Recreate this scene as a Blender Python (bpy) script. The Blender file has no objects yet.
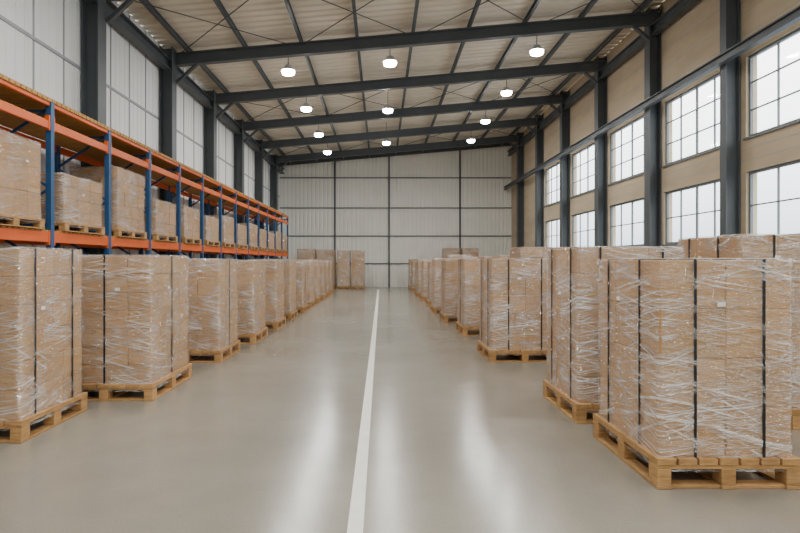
import bpy, math, random
from mathutils import Vector, noise, Matrix

SC = bpy.context.scene
COL = SC.collection

# ------------------------------------------------------------------ helpers
class B:
    def __init__(s):
        s.v=[]; s.f=[]; s.m=[]; s.c=[]; s.s=[]
    def face(s, idx, m=0, c=(1,1,1), smooth=False):
        s.f.append(tuple(idx)); s.m.append(m); s.c.append(c); s.s.append(smooth)
    def box(s, lo, hi, m=0, c=(1,1,1), b=0.0, rot=0.0):
        cx=[(lo[i]+hi[i])/2 for i in range(3)]
        h=[abs(hi[i]-lo[i])/2 for i in range(3)]
        ca,sa=math.cos(rot),math.sin(rot)
        def put(x,y,z):
            s.v.append((cx[0]+x*ca-y*sa, cx[1]+x*sa+y*ca, cx[2]+z)); return len(s.v)-1
        if b<=0:
            i={}
            for sx in(-1,1):
                for sy in(-1,1):
                    for sz in(-1,1): i[(sx,sy,sz)]=put(sx*h[0],sy*h[1],sz*h[2])
            Q=[[(-1,-1,-1),(-1,-1,1),(-1,1,1),(-1,1,-1)],[(1,-1,-1),(1,1,-1),(1,1,1),(1,-1,1)],
               [(-1,-1,-1),(1,-1,-1),(1,-1,1),(-1,-1,1)],[(-1,1,-1),(-1,1,1),(1,1,1),(1,1,-1)],
               [(-1,-1,-1),(-1,1,-1),(1,1,-1),(1,-1,-1)],[(-1,-1,1),(1,-1,1),(1,1,1),(-1,1,1)]]
            for q in Q: s.face([i[k] for k in q],m,c)
            return
        b=min(b,min(h)*0.45)
        P={}; L={}
        for sx in(-1,1):
            for sy in(-1,1):
                for sz in(-1,1):
                    for a in range(3):
                        d=[h[k]-(0 if k==a else b) for k in range(3)]
                        p=(sx*d[0],sy*d[1],sz*d[2])
                        P[(sx,sy,sz,a)]=put(*p); L[P[(sx,sy,sz,a)]]=Vector(p)
        def add(ids):
            n=(L[ids[1]]-L[ids[0]]).cross(L[ids[2]]-L[ids[0]])
            ctr=sum((L[k] for k in ids),Vector())/len(ids)
            if n.dot(ctr)<0: ids=ids[::-1]
            s.face(ids,m,c)
        for a in range(3):
            o=[k for k in range(3) if k!=a]
            for sg in(-1,1):
                ids=[]
                for (p,q) in((-1,-1),(1,-1),(1,1),(-1,1)):
                    k=[0,0,0]; k[a]=sg; k[o[0]]=p; k[o[1]]=q
                    ids.append(P[(k[0],k[1],k[2],a)])
                add(ids)
            for p in(-1,1):
                for q in(-1,1):
                    k1=[0,0,0]; k1[a]=-1; k1[o[0]]=p; k1[o[1]]=q
                    k2=list(k1); k2[a]=1
                    add([P[(*k1,o[0])],P[(*k2,o[0])],P[(*k2,o[1])],P[(*k1,o[1])]])
        for sx in(-1,1):
            for sy in(-1,1):
                for sz in(-1,1): add([P[(sx,sy,sz,0)],P[(sx,sy,sz,1)],P[(sx,sy,sz,2)]])
    def beam(s, p0, p1, w, h, m=0, c=(1,1,1), up=(0,0,1)):
        p0=Vector(p0); p1=Vector(p1); d=(p1-p0).normalized(); up=Vector(up)
        r=d.cross(up)
        if r.length<1e-4: r=d.cross(Vector((1,0,0)))
        r.normalize(); u=r.cross(d).normalized()
        n=len(s.v)
        for p in(p0,p1):
            for (a,b_) in((-1,-1),(1,-1),(1,1),(-1,1)):
                s.v.append(tuple(p+r*(a*w/2)+u*(b_*h/2)))
        for q in([0,1,2,3],[7,6,5,4],[0,4,5,1],[1,5,6,2],[2,6,7,3],[3,7,4,0]):
            s.face([n+k for k in q],m,c)
    def ibeam(s, p0, p1, w, h, t=0.03, m=0, up=(0,0,1)):
        p0=Vector(p0); p1=Vector(p1); d=(p1-p0).normalized(); up=Vector(up)
        r=d.cross(up).normalized(); u=r.cross(d).normalized()
        s.beam(p0+u*(h/2-t/2),p1+u*(h/2-t/2),w,t,m,up=up)
        s.beam(p0-u*(h/2-t/2),p1-u*(h/2-t/2),w,t,m,up=up)
        s.beam(p0,p1,t,h-2*t,m,up=up)
    def lathe(s, prof, n=24, m=0, origin=(0,0,0), smooth=True):
        st=len(s.v)
        for (r,z) in prof:
            for k in range(n):
                a=2*math.pi*k/n
                s.v.append((origin[0]+r*math.cos(a),origin[1]+r*math.sin(a),origin[2]+z))
        for j in range(len(prof)-1):
            for k in range(n):
                k2=(k+1)%n
                s.face([st+j*n+k,st+j*n+k2,st+(j+1)*n+k2,st+(j+1)*n+k],m,smooth=smooth)
    def make(s, name, mats, parent=None, loc=(0,0,0)):
        me=bpy.data.meshes.new(name)
        me.from_pydata(s.v,[],s.f)
        for mt in mats: me.materials.append(mt)
        me.polygons.foreach_set('material_index',s.m)
        me.polygons.foreach_set('use_smooth',s.s)
        ca=me.color_attributes.new('Col','FLOAT_COLOR','CORNER')
        buf=[]
        for f,c in zip(s.f,s.c):
            buf.extend((c[0],c[1],c[2],1.0)*len(f))
        ca.data.foreach_set('color',buf)
        me.update()
        ob=bpy.data.objects.new(name,me); COL.objects.link(ob)
        ob.location=loc
        if parent: ob.parent=parent
        return ob

def empty(name, loc):
    e=bpy.data.objects.new(name,None); e.location=loc; e.empty_display_size=0.3
    COL.objects.link(e); return e

def srgb(r,g,b):
    def f(c):
        c/=255.0
        return c/12.92 if c<=0.04045 else ((c+0.055)/1.055)**2.4
    return (f(r),f(g),f(b),1)

class NT:
    def __init__(s,name):
        s.mat=bpy.data.materials.new(name); s.mat.use_nodes=True
        s.nt=s.mat.node_tree; s.nt.nodes.clear()
        s.out=s.n('ShaderNodeOutputMaterial')
    def n(s,t,**k):
        nd=s.nt.nodes.new(t)
        for a,v in k.items(): setattr(nd,a,v)
        return nd
    def l(s,a,b): s.nt.links.new(a,b)
    def math(s,op,a,b=None,c=None,clamp=False):
        nd=s.n('ShaderNodeMath',operation=op); nd.use_clamp=clamp
        for i,x in enumerate((a,b,c)):
            if x is None: continue
            if isinstance(x,(int,float)): nd.inputs[i].default_value=x
            else: s.l(x,nd.inputs[i])
        return nd.outputs[0]
    def ramp(s,fac,stops):
        nd=s.n('ShaderNodeValToRGB'); cr=nd.color_ramp
        while len(cr.elements)<len(stops): cr.elements.new(0.5)
        for e,(p,c) in zip(cr.elements,stops):
            e.position=p; e.color=c if len(c)==4 else (*c,1)
        s.l(fac,nd.inputs[0]); return nd.outputs[0]
    def noise(s,vec,scale,detail=3,rough=0.5):
        nd=s.n('ShaderNodeTexNoise'); nd.inputs['Scale'].default_value=scale
        nd.inputs['Detail'].default_value=detail; nd.inputs['Roughness'].default_value=rough
        if vec is not None: s.l(vec,nd.inputs['Vector'])
        return nd.outputs[0]
    def map(s,vec,scale=(1,1,1),loc=(0,0,0)):
        nd=s.n('ShaderNodeMapping'); nd.inputs['Scale'].default_value=scale; nd.inputs['Location'].default_value=loc
        s.l(vec,nd.inputs['Vector']); return nd.outputs[0]
    def mrange(s,v,a,b,c,d):
        mr=s.n('ShaderNodeMapRange')
        for i,x in enumerate((a,b,c,d)): mr.inputs[i+1].default_value=x
        s.l(v,mr.inputs[0]); return mr.outputs[0]
    def mul(s,a,b,fac=1.0):
        nd=s.n('ShaderNodeMix',data_type='RGBA',blend_type='MULTIPLY'); nd.inputs[0].default_value=fac
        s.l(a,nd.inputs[6]); s.l(b,nd.inputs[7]); return nd.outputs[2]
    def bump(s,h,strength,dist=0.01):
        nd=s.n('ShaderNodeBump'); nd.inputs['Strength'].default_value=strength; nd.inputs['Distance'].default_value=dist
        s.l(h,nd.inputs['Height']); return nd.outputs[0]
    def pbsdf(s,col=None,rough=0.5,metal=0.0,spec=0.5,normal=None,roughsock=None):
        p=s.n('ShaderNodeBsdfPrincipled')
        if col is not None:
            if isinstance(col,tuple): p.inputs['Base Color'].default_value=col
            else: s.l(col,p.inputs['Base Color'])
        p.inputs['Roughness'].default_value=rough; p.inputs['Metallic'].default_value=metal
        p.inputs['Specular IOR Level'].default_value=spec
        if normal is not None: s.l(normal,p.inputs['Normal'])
        if roughsock is not None: s.l(roughsock,p.inputs['Roughness'])
        return p
    def done(s,sh): s.l(sh,s.out.inputs[0]); return s.mat

def m_paint(name,c,rough=0.5,var=0.12,scale=1.5,spec=0.4,metal=0.0,stretch=(1,1,1),bump=0.0):
    t=NT(name); tc=t.n('ShaderNodeTexCoord')
    v=t.map(tc.outputs['Object'],stretch)
    n=t.noise(v,scale,5,0.6)
    lo=tuple(x*(1-var) for x in c[:3]); hi=tuple(min(1,x*(1+var)) for x in c[:3])
    col=t.ramp(n,[(0.3,lo),(0.7,hi)])
    nor=t.bump(t.noise(v,scale*25,3),bump,0.01) if bump else None
    return t.done(t.pbsdf(col,rough,metal,spec,nor).outputs[0])

# ---- materials
def m_floor():
    t=NT('polished_concrete'); tc=t.n('ShaderNodeTexCoord'); o=tc.outputs['Object']
    n1=t.noise(o,0.45,6,0.6); n2=t.noise(o,3.2,6,0.65); n3=t.noise(o,55,3,0.65)
    c1=t.ramp(n1,[(0.3,srgb(140,135,124)),(0.7,srgb(153,148,136))])
    c2=t.ramp(n2,[(0.3,(0.92,0.92,0.91)),(0.7,(1.0,1.0,1.0))])
    c3=t.ramp(n3,[(0.35,(0.90,0.90,0.90)),(0.65,(1.0,1.0,1.0))])
    col=t.mul(t.mul(c1,c2),c3)
    ro=t.mrange(n1,0.3,0.7,0.17,0.24)
    p=t.pbsdf(col,0.22,0,0.8,t.bump(n3,0.03,0.002),ro)
    return t.done(p.outputs[0])
def m_card():
    t=NT('cardboard'); tc=t.n('ShaderNodeTexCoord'); o=tc.outputs['Object']
    at=t.n('ShaderNodeVertexColor'); at.layer_name='Col'
    n=t.noise(t.map(o,(2,2,30)),1.5,4,0.6); n2=t.noise(o,5,4)
    c=t.ramp(n,[(0.3,srgb(178,136,86)),(0.7,srgb(196,154,102))])
    c2=t.ramp(n2,[(0.3,(0.9,0.9,0.9)),(0.7,(1,1,1))])
    col=t.mul(t.mul(c,at.outputs[0]),c2)
    return t.done(t.pbsdf(col,0.75,0,0.25,t.bump(n2,0.15,0.01)).outputs[0])
def m_wood():
    t=NT('pallet_wood'); tc=t.n('ShaderNodeTexCoord'); o=tc.outputs['Object']
    at=t.n('ShaderNodeVertexColor'); at.layer_name='Col'
    n=t.noise(t.map(o,(4,4,40)),2,5,0.6); n2=t.noise(o,14,3)
    c=t.ramp(n,[(0.25,srgb(160,120,76)),(0.75,srgb(206,166,114))])
    c2=t.ramp(n2,[(0.3,(0.82,0.80,0.77)),(0.65,(1,1,1))])
    col=t.mul(t.mul(c,at.outputs[0]),c2)
    return t.done(t.pbsdf(col,0.7,0,0.3,t.bump(n,0.3,0.005)).outputs[0])
def m_wrap():
    t=NT('stretch_film'); tc=t.n('ShaderNodeTexCoord'); oi=t.n('ShaderNodeObjectInfo')
    sx=t.n('ShaderNodeSeparateXYZ'); t.l(tc.outputs['Object'],sx.inputs[0])
    u=t.math('ADD',sx.outputs[0],sx.outputs[1]); v=sx.outputs[2]
    rnd=t.math('MULTIPLY',oi.outputs['Random'],37.0)
    wv=t.math('MULTIPLY',t.math('SUBTRACT',t.noise(tc.outputs['Object'],1.3,1),0.5),0.12)
    v=t.math('ADD',v,wv)
    acc=None; hsum=None
    fams=[(8,90,0.600,0.66,0.72,0.55),(-12,78,0.600,0.66,0.72,0.55),(22,55,0.625,0.68,0.60,0.75),
          (-28,50,0.625,0.68,0.60,0.75),(-2,120,0.60,0.67,0.5,0.45),(11,20,0.585,0.74,0.42,0.9),(-17,16,0.585,0.74,0.40,0.9),(50,40,0.65,0.70,0.45,1.2)]
    for i,(ang,fq,lo,hi,amt,al) in enumerate(fams):
        a=math.radians(ang)
        p=t.math('ADD',t.math('MULTIPLY',u,math.cos(a)),t.math('MULTIPLY',v,math.sin(a)))
        q=t.math('SUBTRACT',t.math('MULTIPLY',v,math.cos(a)),t.math('MULTIPLY',u,math.sin(a)))
        cb=t.n('ShaderNodeCombineXYZ')
        t.l(t.math('MULTIPLY',p,al),cb.inputs[0]); t.l(t.math('MULTIPLY',q,float(fq)),cb.inputs[1])
        t.l(t.math('ADD',rnd,i*7.3),cb.inputs[2])
        nz=t.noise(cb.outputs[0],1.0,1,0.5)
        m=t.mrange(nz,lo,hi,0,amt)
        acc=m if acc is None else t.math('MAXIMUM',acc,m)
        if i in(0,1,2,5,6): hsum=nz if hsum is None else t.math('ADD',hsum,nz)
    band=t.noise(t.map(tc.outputs['Object'],(0.6,0.6,5)),1.5,2)
    bm=t.mrange(band,0.35,0.65,0.03,0.16)
    patch=t.noise(tc.outputs['Object'],3.0,2)
    pm=t.mrange(patch,0.38,0.56,0.35,1.0)
    fac=t.math('MAXIMUM',t.math('MULTIPLY',acc,pm),bm,clamp=True)
    tr=t.n('ShaderNodeBsdfTransparent'); tr.inputs[0].default_value=(1,1,1,1)
    nor=t.bump(hsum,1.0,0.020)
    pb=t.pbsdf((0.95,0.94,0.92,1),0.13,0,0.9,nor)
    mx=t.n('ShaderNodeMixShader'); t.l(fac,mx.inputs[0]); t.l(tr.outputs[0],mx.inputs[1]); t.l(pb.outputs[0],mx.inputs[2])
    gl=t.n('ShaderNodeBsdfGlossy'); gl.inputs['Roughness'].default_value=0.09; t.l(nor,gl.inputs['Normal'])
    m2=t.n('ShaderNodeMixShader'); m2.inputs[0].default_value=0.12; t.l(mx.outputs[0],m2.inputs[1]); t.l(gl.outputs[0],m2.inputs[2])
    return t.done(m2.outputs[0])
def m_glass():
    t=NT('window_glass')
    tr=t.n('ShaderNodeBsdfTransparent'); tr.inputs[0].default_value=(0.95,0.97,0.97,1)
    gl=t.n('ShaderNodeBsdfGlossy'); gl.inputs['Roughness'].default_value=0.05
    mx=t.n('ShaderNodeMixShader'); mx.inputs[0].default_value=0.05; t.l(tr.outputs[0],mx.inputs[1]); t.l(gl.outputs[0],mx.inputs[2])
    return t.done(mx.outputs[0])
def m_emit(name,c,s):
    t=NT(name); e=t.n('ShaderNodeEmission'); e.inputs[0].default_value=c; e.inputs[1].default_value=s
    return t.done(e.outputs[0])

M_FLOOR=m_floor(); M_CARD=m_card(); M_WOOD=m_wood(); M_WRAP=m_wrap(); M_GLASS=m_glass()
M_STEEL=m_paint('slate_steel',srgb(78,84,88),0.5,0.1,2)
M_TAPE=m_paint('packing_tape',srgb(170,130,84),0.35,0.05,5,0.5)
M_STRAP=m_paint('black_strap',srgb(30,34,36),0.4,0.1,20)
M_LABEL=m_paint('paper_label',srgb(225,222,215),0.6,0.03,5)
M_INK=m_paint('printed_ink',srgb(110,90,70),0.7,0.1,5)
M_ORANGE=m_paint('orange_rack_paint',srgb(212,94,32),0.45,0.08,3)
M_BLUE=m_paint('blue_rack_paint',srgb(36,78,120),0.45,0.1,3)
M_PLANK=m_paint('shelf_planks',srgb(176,136,78),0.7,0.2,4,0.3,0,(1,8,1))
M_ROOF=m_paint('roof_sheet',srgb(224,216,200),0.6,0.05,0.8,0.3,0,(0.4,2,1))
M_WALLB=m_paint('ribbed_grey_cladding',srgb(234,234,227),0.55,0.03,1.2,0.3)
M_WALLL=m_paint('light_wall_panel',srgb(234,236,236),0.5,0.04,0.8,0.3,0,(1,2,0.4))
M_WALLR=m_paint('beige_concrete_wall',srgb(192,177,152),0.85,0.12,1.0,0.2,0,(1,0.5,2),0.15)
M_SEAM=m_paint('panel_seam',srgb(160,164,166),0.6,0.05,2)
M_FRAME=m_paint('window_frame_grey',srgb(110,118,124),0.45,0.06,3)
M_LINE=m_paint('white_line_paint',srgb(236,234,226),0.5,0.06,6,0.4)
M_LAMPB=m_paint('lamp_housing',srgb(185,187,187),0.4,0.05,4,0.5,0.0)
M_LENS=m_emit('lamp_lens',(1,0.99,0.96,1),60)

# ------------------------------------------------------------------ room shell
XL,XR=-6.3,8.1; Y0,Y1=-8.0,36.0
def zroof(x): return 7.75+0.087*(x-XL)
def zbeam(x): return 7.20+0.087*(x+6.0)   # underside of rafters

b=B(); b.box((XL-0.3,Y0-0.3,-0.2),(XR+0.3,Y1+0.3,0)); b.make('floor',[M_FLOOR])
b=B(); b.box((-0.195,-2,0.0),(-0.103,33.0,0.003)); b.make('floor_marking_line',[M_LINE])

b=B(); y=Y0; prof=[]
while y<Y1:
    prof+= [(y,0),(y+0.20,0),(y+0.23,0.05),(y+0.30,0.05)]; y+=0.333
prof.append((Y1,0))
for (yy,dz) in prof:
    b.v.append((XL-0.05,yy,zroof(XL-0.05)+dz)); b.v.append((XR+0.05,yy,zroof(XR+0.05)+dz))
for i in range(len(prof)-1):
    b.face([2*i,2*i+2,2*i+3,2*i+1])
n=len(b.v)
for (x,yy) in((XL-0.05,Y0),(XR+0.05,Y0),(XR+0.05,Y1),(XL-0.05,Y1)): b.v.append((x,yy,zroof(x)+0.25))
b.face([n,n+1,n+2,n+3])
b.make('ceiling',[M_ROOF])

b=B(); x=XL; prof=[]
while x<XR-0.01:
    prof+=[(x,0),(x+0.14,0),(x+0.165,0.035),(x+0.225,0.035)]; x+=0.25
prof=[p for p in prof if p[0]<XR]; prof.append((XR,0))
for (xx,dy) in prof:
    b.v.append((xx,Y1+dy,0)); b.v.append((xx,Y1+dy,zroof(xx)))
for i in range(len(prof)-1): b.face([2*i,2*i+2,2*i+3,2*i+1])
b.box((XL,Y1+0.05,0),(XR,Y1+0.2,7.7))
b.make('wall_back',[M_WALLB])
b=B()
for x in(-2.86,0.5,4.9): b.box((x-0.05,Y1-0.10,0),(x+0.05,Y1-0.001,zroof(x)-0.02))
for z in(1.45,3.16,4.9,6.77): b.box((XL+0.02,Y1-0.06,z-0.03),(XR-0.02,Y1-0.001,z+0.03))
b.beam((XL+0.05,Y1-0.05,zroof(XL)-0.15),(XR-0.05,Y1-0.05,zroof(XR)-0.15),0.08,0.2)
b.make('trim_1',[M_STEEL])

b=B(); b.box((XL,Y0-0.2,0),(XR,Y0,7.7)); b.make('wall_front',[M_WALLB])

b=B(); b.box((XL-0.2,Y0,0),(XL,Y1,zroof(XL)))
y=Y0+0.5
while y<Y1:
    b.box((XL,y-0.015,0),(XL+0.02,y+0.015,zroof(XL)-0.02),1)
    for k in(0.25,0.5,0.75):
        if y+k<Y1: b.box((XL,y+k-0.012,0),(XL+0.008,y+k+0.012,zroof(XL)-0.02),0)
    y+=1.0
for z in(2.6,5.6): b.box((XL,Y0,z-0.03),(XL+0.03,Y1,z+0.03),1)
b.make('wall_left',[M_WALLL,M_SEAM])

RC=[-7.1,-3.1,0.9,4.9,8.9,13.15,16.9,20.9,25.0,29.0,33.0]
WZ=[(2.05,3.55),(4.30,6.12)]
b=B(); X1=XR+0.25
b.box((XR,Y0,0),(X1,Y1,WZ[0][0])); b.box((XR,Y0,WZ[0][1]),(X1,Y1,WZ[1][0])); b.box((XR,Y0,WZ[1][1]),(X1,Y1,zroof(XR)))
wins=[]
edges=[Y0]
for i in range(len(RC)-2):
    a,c=RC[i]+0.28,RC[i+1]-0.28; wins.append((a,c)); edges+= [a,c]
edges.append(Y1)
for (z0,z1) in WZ:
    for k in range(0,len(edges),2): b.box((XR,edges[k],z0),(X1,edges[k+1],z1))
for yy in RC:
    b.box((XR-0.004,yy-0.01,0),(XR,yy+0.01,8.9),1)
for z in(1.0,3.8,4.05,6.6,7.1,7.6,8.1): b.box((XR-0.004,Y0,z-0.006),(XR,Y1,z+0.006),1)
b.make('wall_right',[M_WALLR,M_SEAM])
wi=0
for (a,c) in wins:
    for li,(z0,z1) in enumerate(WZ):
        wi+=1; w=B(); e=0.002; fw=0.06
        xa,xb=XR+0.06,XR+0.12
        w.box((xa,a+e,z0+e),(xb,c-e,z0+fw)); w.box((xa,a+e,z1-fw),(xb,c-e,z1-e))
        w.box((xa,a+e,z0+fw),(xb,a+fw,z1-fw)); w.box((xa,c-fw,z0+fw),(xb,c-e,z1-fw))
        ncol=4; nrow=3 if li else 2
        for k in range(1,ncol):
            yy=a+(c-a)*k/ncol; t_=0.03 if k==2 else 0.014
            w.box((xa+0.01,yy-t_,z0+fw),(xb-0.01,yy+t_,z1-fw))
        for k in range(1,nrow):
            zz=z0+(z1-z0)*k/nrow
            w.box((xa+0.012,a+fw,zz-0.014),(xb-0.012,c-fw,zz+0.014))
        nn=len(w.v); xm=(xa+xb)/2
        w.v+= [(xm,a+e,z0+e),(xm,c-e,z0+e),(xm,c-e,z1-e),(xm,a+e,z1-e)]
        w.face([nn,nn+1,nn+2,nn+3],1)
        w.box((XR-0.05,a-0.03,z0-0.05),(XR-0.002,c+0.03,z0-0.004),0)
        w.make('window_%d'%wi,[M_FRAME,M_GLASS])
        L=bpy.data.lights.new('window_portal','AREA'); L.shape='RECTANGLE'; L.size=(c-a); L.size_y=(z1-z0)
        L.cycles.is_portal=True
        lo=bpy.data.objects.new('window_portal_light',L); COL.objects.link(lo)
        lo.location=(XR+0.2,(a+c)/2,(z0+z1)/2); lo.rotation_euler=Matrix(((0,0,1),(1,0,0),(0,1,0))).to_euler()

LC=[-7.1,-3.1,0.9,4.9,8.6,12.3,16.6,20.7,24.9,29.0,33.0]
BM=[-7.1,-3.1,0.9,4.9,8.75,12.5,16.75,20.8,25.0,29.0,33.0]
for y in LC:
    b=B(); w=0.36
    b.box((XL+0.03,y-w/2,0),(XL+0.06,y+w/2,zroof(XL)-0.1)); b.box((XL+0.36,y-w/2,0),(XL+0.39,y+w/2,zroof(XL)-0.1))
    b.box((XL+0.06,y-0.02,0),(XL+0.36,y+0.02,zroof(XL)-0.1))
    b.box((XL+0.031,y-0.22,0),(XL+0.44,y+0.22,0.02))
    b.make('steel_column',[M_STEEL])
for y in RC:
    b=B(); w=0.24 if abs(y-13.15)<0.01 else 0.34
    b.box((XR-0.35,y-w/2,0),(XR-0.32,y+w/2,zroof(XR)-0.1)); b.box((XR-0.055,y-w/2,0),(XR-0.055+0.03,y+w/2,zroof(XR)-0.1))
    b.box((XR-0.32,y-0.02,0),(XR-0.055,y+0.02,zroof(XR)-0.1))
    b.box((XR-0.40,y-0.22,0),(XR-0.02,y+0.22,0.02))
    b.make('steel_column',[M_STEEL])
for y in BM:
    b=B()
    xa,xb=XL+0.03,XR-0.03
    b.ibeam((xa,y,zbeam(xa)+0.175),(xb,y,zbeam(xb)+0.175),0.2,0.35)
    b.beam((XL+0.4,y,zbeam(XL)-0.45),(XL+1.0,y,zbeam(XL)+0.1),0.1,0.08)
    b.beam((XR-0.36,y,zbeam(XR)-0.45),(XR-0.95,y,zbeam(XR)+0.05),0.1,0.08)
    b.make('roof_beam',[M_STEEL])
b=B()
x=XL+0.75
while x<XR:
    z=zbeam(x)+0.35+0.075
    b.ibeam((x,Y0+0.02,z),(x,Y1-0.02,z),0.08,0.15,0.02)
    x+=1.62
b.make('roof_purlins',[M_STEEL])
b=B()
for (ya,yb) in((12.9,16.9),(20.9,25.0),(29.0,33.0),(4.9,8.9)):
    for (xa,xb) in((-6,-2.4),(-2.4,1.0),(1.0,4.5),(4.5,7.8)):
        b.beam((xa,ya,zbeam(xa)+0.3),(xb,yb,zbeam(xb)+0.3),0.02,0.02)
        b.beam((xb,ya,zbeam(xb)+0.3),(xa,yb,zbeam(xa)+0.3),0.02,0.02)
b.make('roof_bracing',[M_STEEL])
b=B()
b.ibeam((XL+0.22,Y0+0.02,7.15),(XL+0.22,Y1-0.12,7.15),0.25,0.3)
b.ibeam((XR-0.45,Y0+0.02,6.10),(XR-0.45,Y1-0.12,6.10),0.14,0.2)
b.ibeam((XR-0.2,Y0+0.02,8.25),(XR-0.2,Y1-0.12,8.25),0.2,0.3)
b.make('trim_2',[M_STEEL])

# ------------------------------------------------------------------ high bay lamps
LAMP_W=82
def lamp(x,y,z,ztop):
    e=empty('high_bay_lamp',(x,y,z))
    b=B()
    b.lathe([(0.0,0.17),(0.07,0.17),(0.09,0.15),(0.10,0.09),(0.17,0.06),(0.20,0.04),(0.20,0.0),(0.195,0.0),(0.18,0.02),(0.0,0.02)],28)
    for k in range(10):
        a=2*math.pi*k/10
        b.beam((0.09*math.cos(a),0.09*math.sin(a),0.07),(0.09*math.cos(a),0.09*math.sin(a),0.16),0.012,0.03,up=(math.cos(a),math.sin(a),0))
    b.beam((0,0,0.17),(0,0,ztop-z),0.02,0.02,1)
    b.make('housing',[M_LAMPB,M_STEEL],e)
    b=B(); b.lathe([(0.185,0.015),(0.19,-0.04),(0.17,-0.095),(0.10,-0.125),(0.001,-0.13)],28)
    b.make('lens',[M_LENS],e)
    L=bpy.data.lights.new('lamp_light','AREA'); L.shape='DISK'; L.size=0.34; L.energy=LAMP_W; L.color=(1,0.975,0.93)
    lo=bpy.data.objects.new('lamp_light',L); COL.objects.link(lo); lo.parent=e; lo.location=(0,0,-0.14)
for y in(-3.1,0.9,4.9,8.75,16.75,20.8,25.0,29.0):
    for x,dz in((-2.68,0.42),(4.5,0.47)):
        lamp(x,y,zbeam(x)-dz,zbeam(x)-0.03)
for y in(-3.1,0.9,4.9,8.75,16.75,22.0,28.0):
    lamp(0.26,y,zbeam(0.26)-0.42,zroof(0.26)-0.03 if y in(22.0,28.0) else zbeam(0.26)-0.03)

# ------------------------------------------------------------------ pallets with wrapped cartons
def build_pallet(W,D,H,root,rng):
    b=B(); hw,hd=W/2,D/2
    tb=H*0.115; bl=H*0.54
    def wc():
        k=rng.uniform(0.82,1.08); return (k,k*rng.uniform(0.96,1.0),k*rng.uniform(0.9,1.0))
    bw=0.10
    xs=[-hw+bw/2,0,hw-bw/2]; ys=[-hd+0.065,0,hd-0.065]
    for x in xs: b.box((x-bw/2,-hd,0),(x+bw/2,hd,tb),0,wc(),0.003)
    for y in(ys[0],ys[2]):
        for i in range(2):
            b.box((xs[i]+bw/2,y-0.05,0),(xs[i+1]-bw/2,y+0.05,tb),0,wc(),0.003)
    for x in xs:
        for y in ys: b.box((x-bw/2,y-0.062,tb),(x+bw/2,y+0.062,tb+bl),0,wc(),0.004)
    z=tb+bl
    for y in ys: b.box((-hw,y-0.06,z),(hw,y+0.06,z+tb),0,wc(),0.003)
    z+=tb; n=7; pitch=W/n
    for i in range(n):
        x=-hw+i*pitch
        b.box((x+0.008 if i else x,-hd-0.002,z),(x+pitch-0.008 if i<n-1 else x+pitch,hd+0.002,H),0,wc(),0.003)
    b.make('pallet',[M_WOOD],root)

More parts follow.
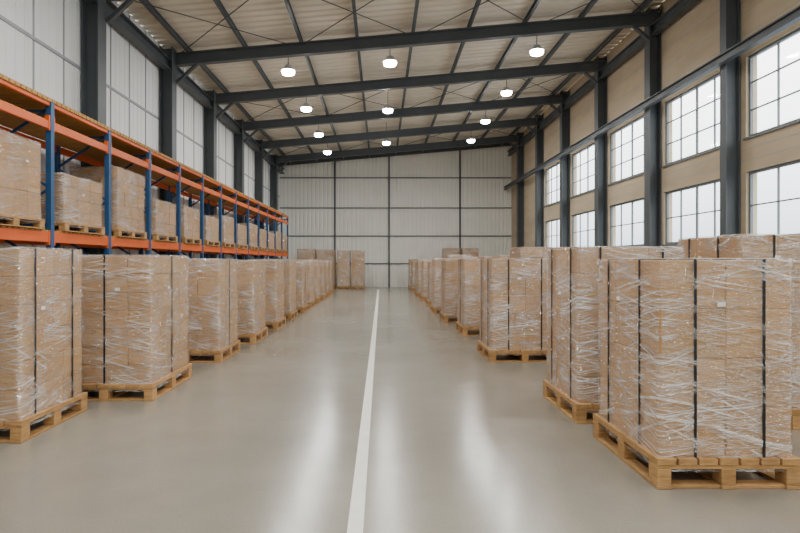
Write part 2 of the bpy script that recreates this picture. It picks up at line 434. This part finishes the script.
def stack(x0,y0,W,D,ztop,nx,ny,nz,z0=0.0,seed=0,straps=(0.3,0.78),detail=2,wrap=True,inter=True,rot=0.0,H=0.19,two=None):
    rng=random.Random(seed)
    root=empty('wrapped_pallet_of_boxes',(x0+W/2,y0+D/2,z0)); root.rotation_euler[2]=rot
    build_pallet(W,D,H,root,rng)
    ins=0.04; w,d=W-2*ins,D-2*ins; zt=ztop-z0
    b=B(); zz=H+0.001; lh=(zt-zz)/nz
    for k in range(nz):
        a,c=nx,ny
        if inter and k%2: a,c=max(1,nx+rng.choice((0,1))),ny
        if two and k>=two[0]: a,c=two[1],two[2]
        h=lh
        for i in range(a):
            for j in range(c):
                if 0<i<a-1 and 0<j<c-1 and k<nz-1: continue
                cw,cd=w/a,d/c
                jx,jy=rng.uniform(-0.005,0.005),rng.uniform(-0.006,0.006)
                xa=-w/2+i*cw+0.001+jx; ya=-d/2+j*cd+0.001+jy
                kk=rng.uniform(0.86,1.06); cc=(kk,kk*rng.uniform(0.975,1.0),kk*rng.uniform(0.94,1.0))
                xb,yb=xa+cw-0.002,ya+cd-0.002; za=zz+k*lh; zb=za+h-0.002
                b.box((xa,ya,za),(xb,yb,zb),0,cc,0.007)
                if detail>=1:
                    tw=0.028; xm=(xa+xb)/2; ym=(ya+yb)/2; dr=min(0.09,h*0.3)
                    if j==0: b.box((xm-tw,ya-0.0015,zb-dr),(xm+tw,ya,zb-0.008),1)
                    if i==a-1: b.box((xb,ym-tw,zb-dr),(xb+0.0015,ym+tw,zb-0.008),1)
                    if i==0: b.box((xa-0.0015,ym-tw,zb-dr),(xa,ym+tw,zb-0.008),1)
                if detail>=2 and rng.random()<0.15 and j==0:
                    for q in range(3):
                        b.box((xa+0.03+q*0.028,ya-0.0015,za+0.04),(xa+0.048+q*0.028,ya,za+0.058),2)
    b.make('cartons',[M_CARD,M_TAPE,M_INK],root)
    if straps:
        b=B(); o=0.009; t_=0.004; sw=0.009
        for s_ in straps:
            x=-w/2+w*s_
            b.box((x-sw,-d/2-o-t_-0.004,H*0.8),(x+sw,-d/2-o,zt+t_)); b.box((x-sw,d/2+o,H*0.8),(x+sw,d/2+o+t_,zt+t_))
            b.box((x-sw,-d/2-o-t_,zt),(x+sw,d/2+o+t_,zt+t_+0.002))
            y=-d/2+d*s_
            b.box((-w/2-o-t_-0.004,y-sw,H*0.8),(-w/2-o,y+sw,zt+t_)); b.box((w/2+o,y-sw,H*0.8),(w/2+o+t_+0.004,y+sw,zt+t_))
            b.box((-w/2-o-t_,y-sw,zt+0.001),(w/2+o+t_,y+sw,zt+t_+0.003))
        b.make('straps',[M_STRAP],root)
    if wrap:
        b=B(); off=0.014; N=40 if detail>=2 else (14 if detail==1 else 6); Mv=64 if detail>=2 else (24 if detail==1 else 8)
        r=0.03; pts=[]
        hw,hd=w/2+off,d/2+off
        def side(p,q,n):
            for i in range(n): 
                f=i/n; pts.append((p[0]+(q[0]-p[0])*f,p[1]+(q[1]-p[1])*f))
        side((-hw+r,-hd),(hw-r,-hd),N); side((hw-r,-hd),(hw,-hd+r),2)
        side((hw,-hd+r),(hw,hd-r),N); side((hw,hd-r),(hw-r,hd),2)
        side((hw-r,hd),(-hw+r,hd),N); side((-hw+r,hd),(-hw,hd-r),2)
        side((-hw,hd-r),(-hw,-hd+r),N); side((-hw,-hd+r),(-hw+r,-hd),2)
        n=len(pts); za=H*0.55; zb=zt+0.012
        levels=[za+(zb-za)*k/Mv for k in range(Mv+1)]
        for z in levels:
            for (px,py) in pts:
                l=math.hypot(px,py)
                q=px+py
                nz_=noise.noise(Vector((q*2+z*3+seed,seed,z*8-q*2)))*0.010+noise.noise(Vector((q*5-z*5+seed,py,z*22+q*6)))*0.010
                g=max(0.0,1-(z-za)/0.12)*0.008
                k=1+(max(-0.004,nz_)+g)/l*1.0
                b.v.append((px*k,py*k,z))
        for k in range(Mv):
            for i in range(n):
                j=(i+1)%n
                b.face([k*n+i,k*n+j,(k+1)*n+j,(k+1)*n+i],0,smooth=True)
        base=Mv*n; s2=len(b.v)
        for (px,py) in pts:
            b.v.append((px*0.82,py*0.82,zt+0.008+rng.uniform(0,0.006)))
        for i in range(n):
            j=(i+1)%n; b.face([base+i,base+j,s2+j,s2+i],0,smooth=True)
        c_=len(b.v); b.v.append((0,0,zt+0.009))
        for i in range(n): b.face([s2+i,s2+(i+1)%n,c_],0,smooth=True)
        b.make('stretch_wrap',[M_WRAP],root)
    if detail>=1:
        b=B(); zl=H+(zt-H)*rng.uniform(0.55,0.88); xl=rng.uniform(-0.3,0.2)*w
        b.box((xl,-d/2-0.028,zl),(xl+0.055,-d/2-0.026,zl+0.03),0)
        sg=-1 if x0>0 else 1
        yl=rng.uniform(-0.3,0.2)*d; xx=sg*(w/2+0.027)
        b.box((xx-0.001,yl,zl),(xx+0.001,yl+0.055,zl+0.03),0)
        b.make('shipping_label',[M_LABEL],root)

# right-hand front row
stack(1.88,3.95,0.985,1.2,1.565,2,3,4,seed=1,straps=(0.26,0.78),H=0.21,inter=False)
stack(1.87,5.55,1.08,1.15,1.69,3,3,6,seed=2,straps=(0.2,0.8))
stack(1.68,8.95,1.10,1.2,1.60,2,3,5,seed=3,straps=(0.25,0.75))
stack(1.71,12.1,1.1,1.2,1.61,3,3,5,seed=4,straps=(0.5,),detail=1)
yy=14.8; k=0
while yy<32:
    k+=1
    stack(1.66-0.04*(k%3),yy,1.1,1.2,1.55+0.05*(k%3),2+k%2,3,4+k%3,seed=20+k,detail=1 if k<4 else 0,straps=(0.5,) if k%2 else None)
    yy+=2.6
# right-hand rear row
stack(3.30,5.35,1.1,1.2,1.80,3,3,5,seed=5,detail=2)
stack(4.6,5.2,1.1,1.2,1.74,2,3,5,seed=6,detail=1)
yy=7.3; k=0
while yy<31:
    k+=1
    stack(3.1,yy,1.1,1.2,[1.72,1.68,1.74,1.66,1.88,1.72][k%6],2+k%2,3,4+k%3,seed=50+k,detail=1 if k<4 else 0,straps=None)
    if k%2: stack(4.5,yy+0.2,1.1,1.2,1.75,2+k%2,3,5,seed=90+k,detail=0,straps=None)
    yy+=1.9 if k<4 else 2.3
# left-hand row
stack(-4.13,4.95,1.06,1.12,1.67,3,3,6,seed=7,straps=(0.2,0.8),two=(3,2,2))
stack(-3.64,6.45,1.1,1.35,1.62,4,4,7,seed=8,straps=(0.5,))
stack(-3.54,8.9,1.08,1.25,1.59,3,3,5,seed=9,straps=(0.5,))
stack(-3.48,10.95,1.1,1.25,1.58,3,3,6,seed=10,straps=None,detail=1)
yy=13.2; k=0
while yy<30:
    k+=1
    stack(-3.42-0.02*(k%3),yy,1.08,1.2,1.56+0.03*(k%3),2+k%2,3,4+k%3,seed=120+k,detail=1 if k<3 else 0,straps=(0.5,) if k%3==0 else None)
    yy+=2.15
# taller stacks against back wall
for (x,y,W,zt,s) in((-2.55,33.2,0.8,2.2,201),(-1.73,33.2,0.8,2.2,202),(-4.9,33.6,1.1,2.3,203),(-3.75,33.6,1.1,2.25,209),
                  (1.6,33.4,1.1,1.7,205),(3.6,33.6,1.0,2.35,206),(4.7,33.6,1.0,2.35,207)):
    stack(x,y,W,1.0,zt,2,3,7,seed=s,detail=0,straps=None)

# ------------------------------------------------------------------ pallet rack on the left
XF,XB=-4.93,-5.85
ups=[8.64+1.83*k for k in range(-4,13)]
root=empty('pallet_rack',(0,0,0))
b=B()
for y in ups:
    for x in(XF,XB):
        b.box((x-0.04,y-0.045,0),(x+0.04,y+0.045,3.95),0)
        b.box((x-0.07,y-0.08,0),(x+0.07,y+0.08,0.012),0)
    z=0.25; sgn=1
    while z<3.6:
        xa,xb=(XF,XB) if sgn>0 else (XB,XF)
        b.beam((xa,y,z),(xb,y,z+0.6),0.035,0.035); z+=0.6; sgn=-sgn
    for z in(0.2,2.1,3.8): b.beam((XF,y,z),(XB,y,z),0.035,0.035)
b.make('uprights',[M_BLUE],root)
b=B()
for i in range(len(ups)-1):
    ya,yb=ups[i]+0.046,ups[i+1]-0.046
    for x in(XF,XB):
        for (z0,z1) in((1.84,2.0),(3.52,3.64),(3.86,3.92)):
            b.box((x-0.025,ya,z0),(x+0.025,yb,z1),0,(1,1,1),0.006)
    for yc in(ya+0.001,yb-0.035):
        for z0 in(1.8,3.5): b.box((XF-0.03,yc,z0),(XF+0.032,yc+0.034,z0+0.22),0)
b.make('load_beams',[M_ORANGE],root)
b=B(); rng=random.Random(3)
y=ups[0]+0.06
while y<ups[-1]-0.1:
    b.box((XB-0.02,y,2.001),(XF+0.02,y+0.10,2.022),0)
    b.box((XB+0.03,y,3.645),(XF-0.03,y+0.10,3.67),0)
    b.box((XB-0.03,y,3.921),(XF+0.045,y+0.10,3.975),0)
    y+=0.125
b.make('shelf_decking',[M_PLANK],root)

tops=[3.1,3.0,3.25,3.25,2.92,3.32,2.92,2.95,2.85,3.0,2.85,3.0,2.9,2.85,3.0,2.9]
for i in range(len(ups)-1):
    ya=ups[i]+0.28
    D=1.3
    stack(-5.83,ya,0.97,D,tops[i],2,4 if i%2 else 3,3+(i%3),z0=2.024,seed=300+i,detail=1 if i<8 else 0,straps=None,H=0.14)

# ------------------------------------------------------------------ world + camera
w=bpy.data.worlds.new('overcast_sky'); SC.world=w; w.use_nodes=True
nt=w.node_tree; nt.nodes.clear()
o=nt.nodes.new('ShaderNodeOutputWorld'); bg=nt.nodes.new('ShaderNodeBackground')
tc=nt.nodes.new('ShaderNodeTexCoord'); sp=nt.nodes.new('ShaderNodeSeparateXYZ'); rp=nt.nodes.new('ShaderNodeValToRGB')
nt.links.new(tc.outputs['Generated'],sp.inputs[0]); nt.links.new(sp.outputs[2],rp.inputs[0])
rp.color_ramp.elements[0].position=0.0; rp.color_ramp.elements[0].color=(0.30,0.34,0.39,1)
rp.color_ramp.elements[1].position=0.26; rp.color_ramp.elements[1].color=(1.0,0.995,0.98,1)
nt.links.new(rp.outputs[0],bg.inputs[0]); bg.inputs[1].default_value=6.5
nt.links.new(bg.outputs[0],o.inputs[0])

cam=bpy.data.cameras.new('camera'); co=bpy.data.objects.new('camera',cam); COL.objects.link(co)
co.location=(0,0,1.55); co.rotation_euler=(math.radians(90),0,0)
cam.sensor_width=36; cam.lens=580/800*36
cam.shift_x=(400-381)/800; cam.shift_y=-(266.5-262)/800
cam.clip_end=200
SC.camera=co
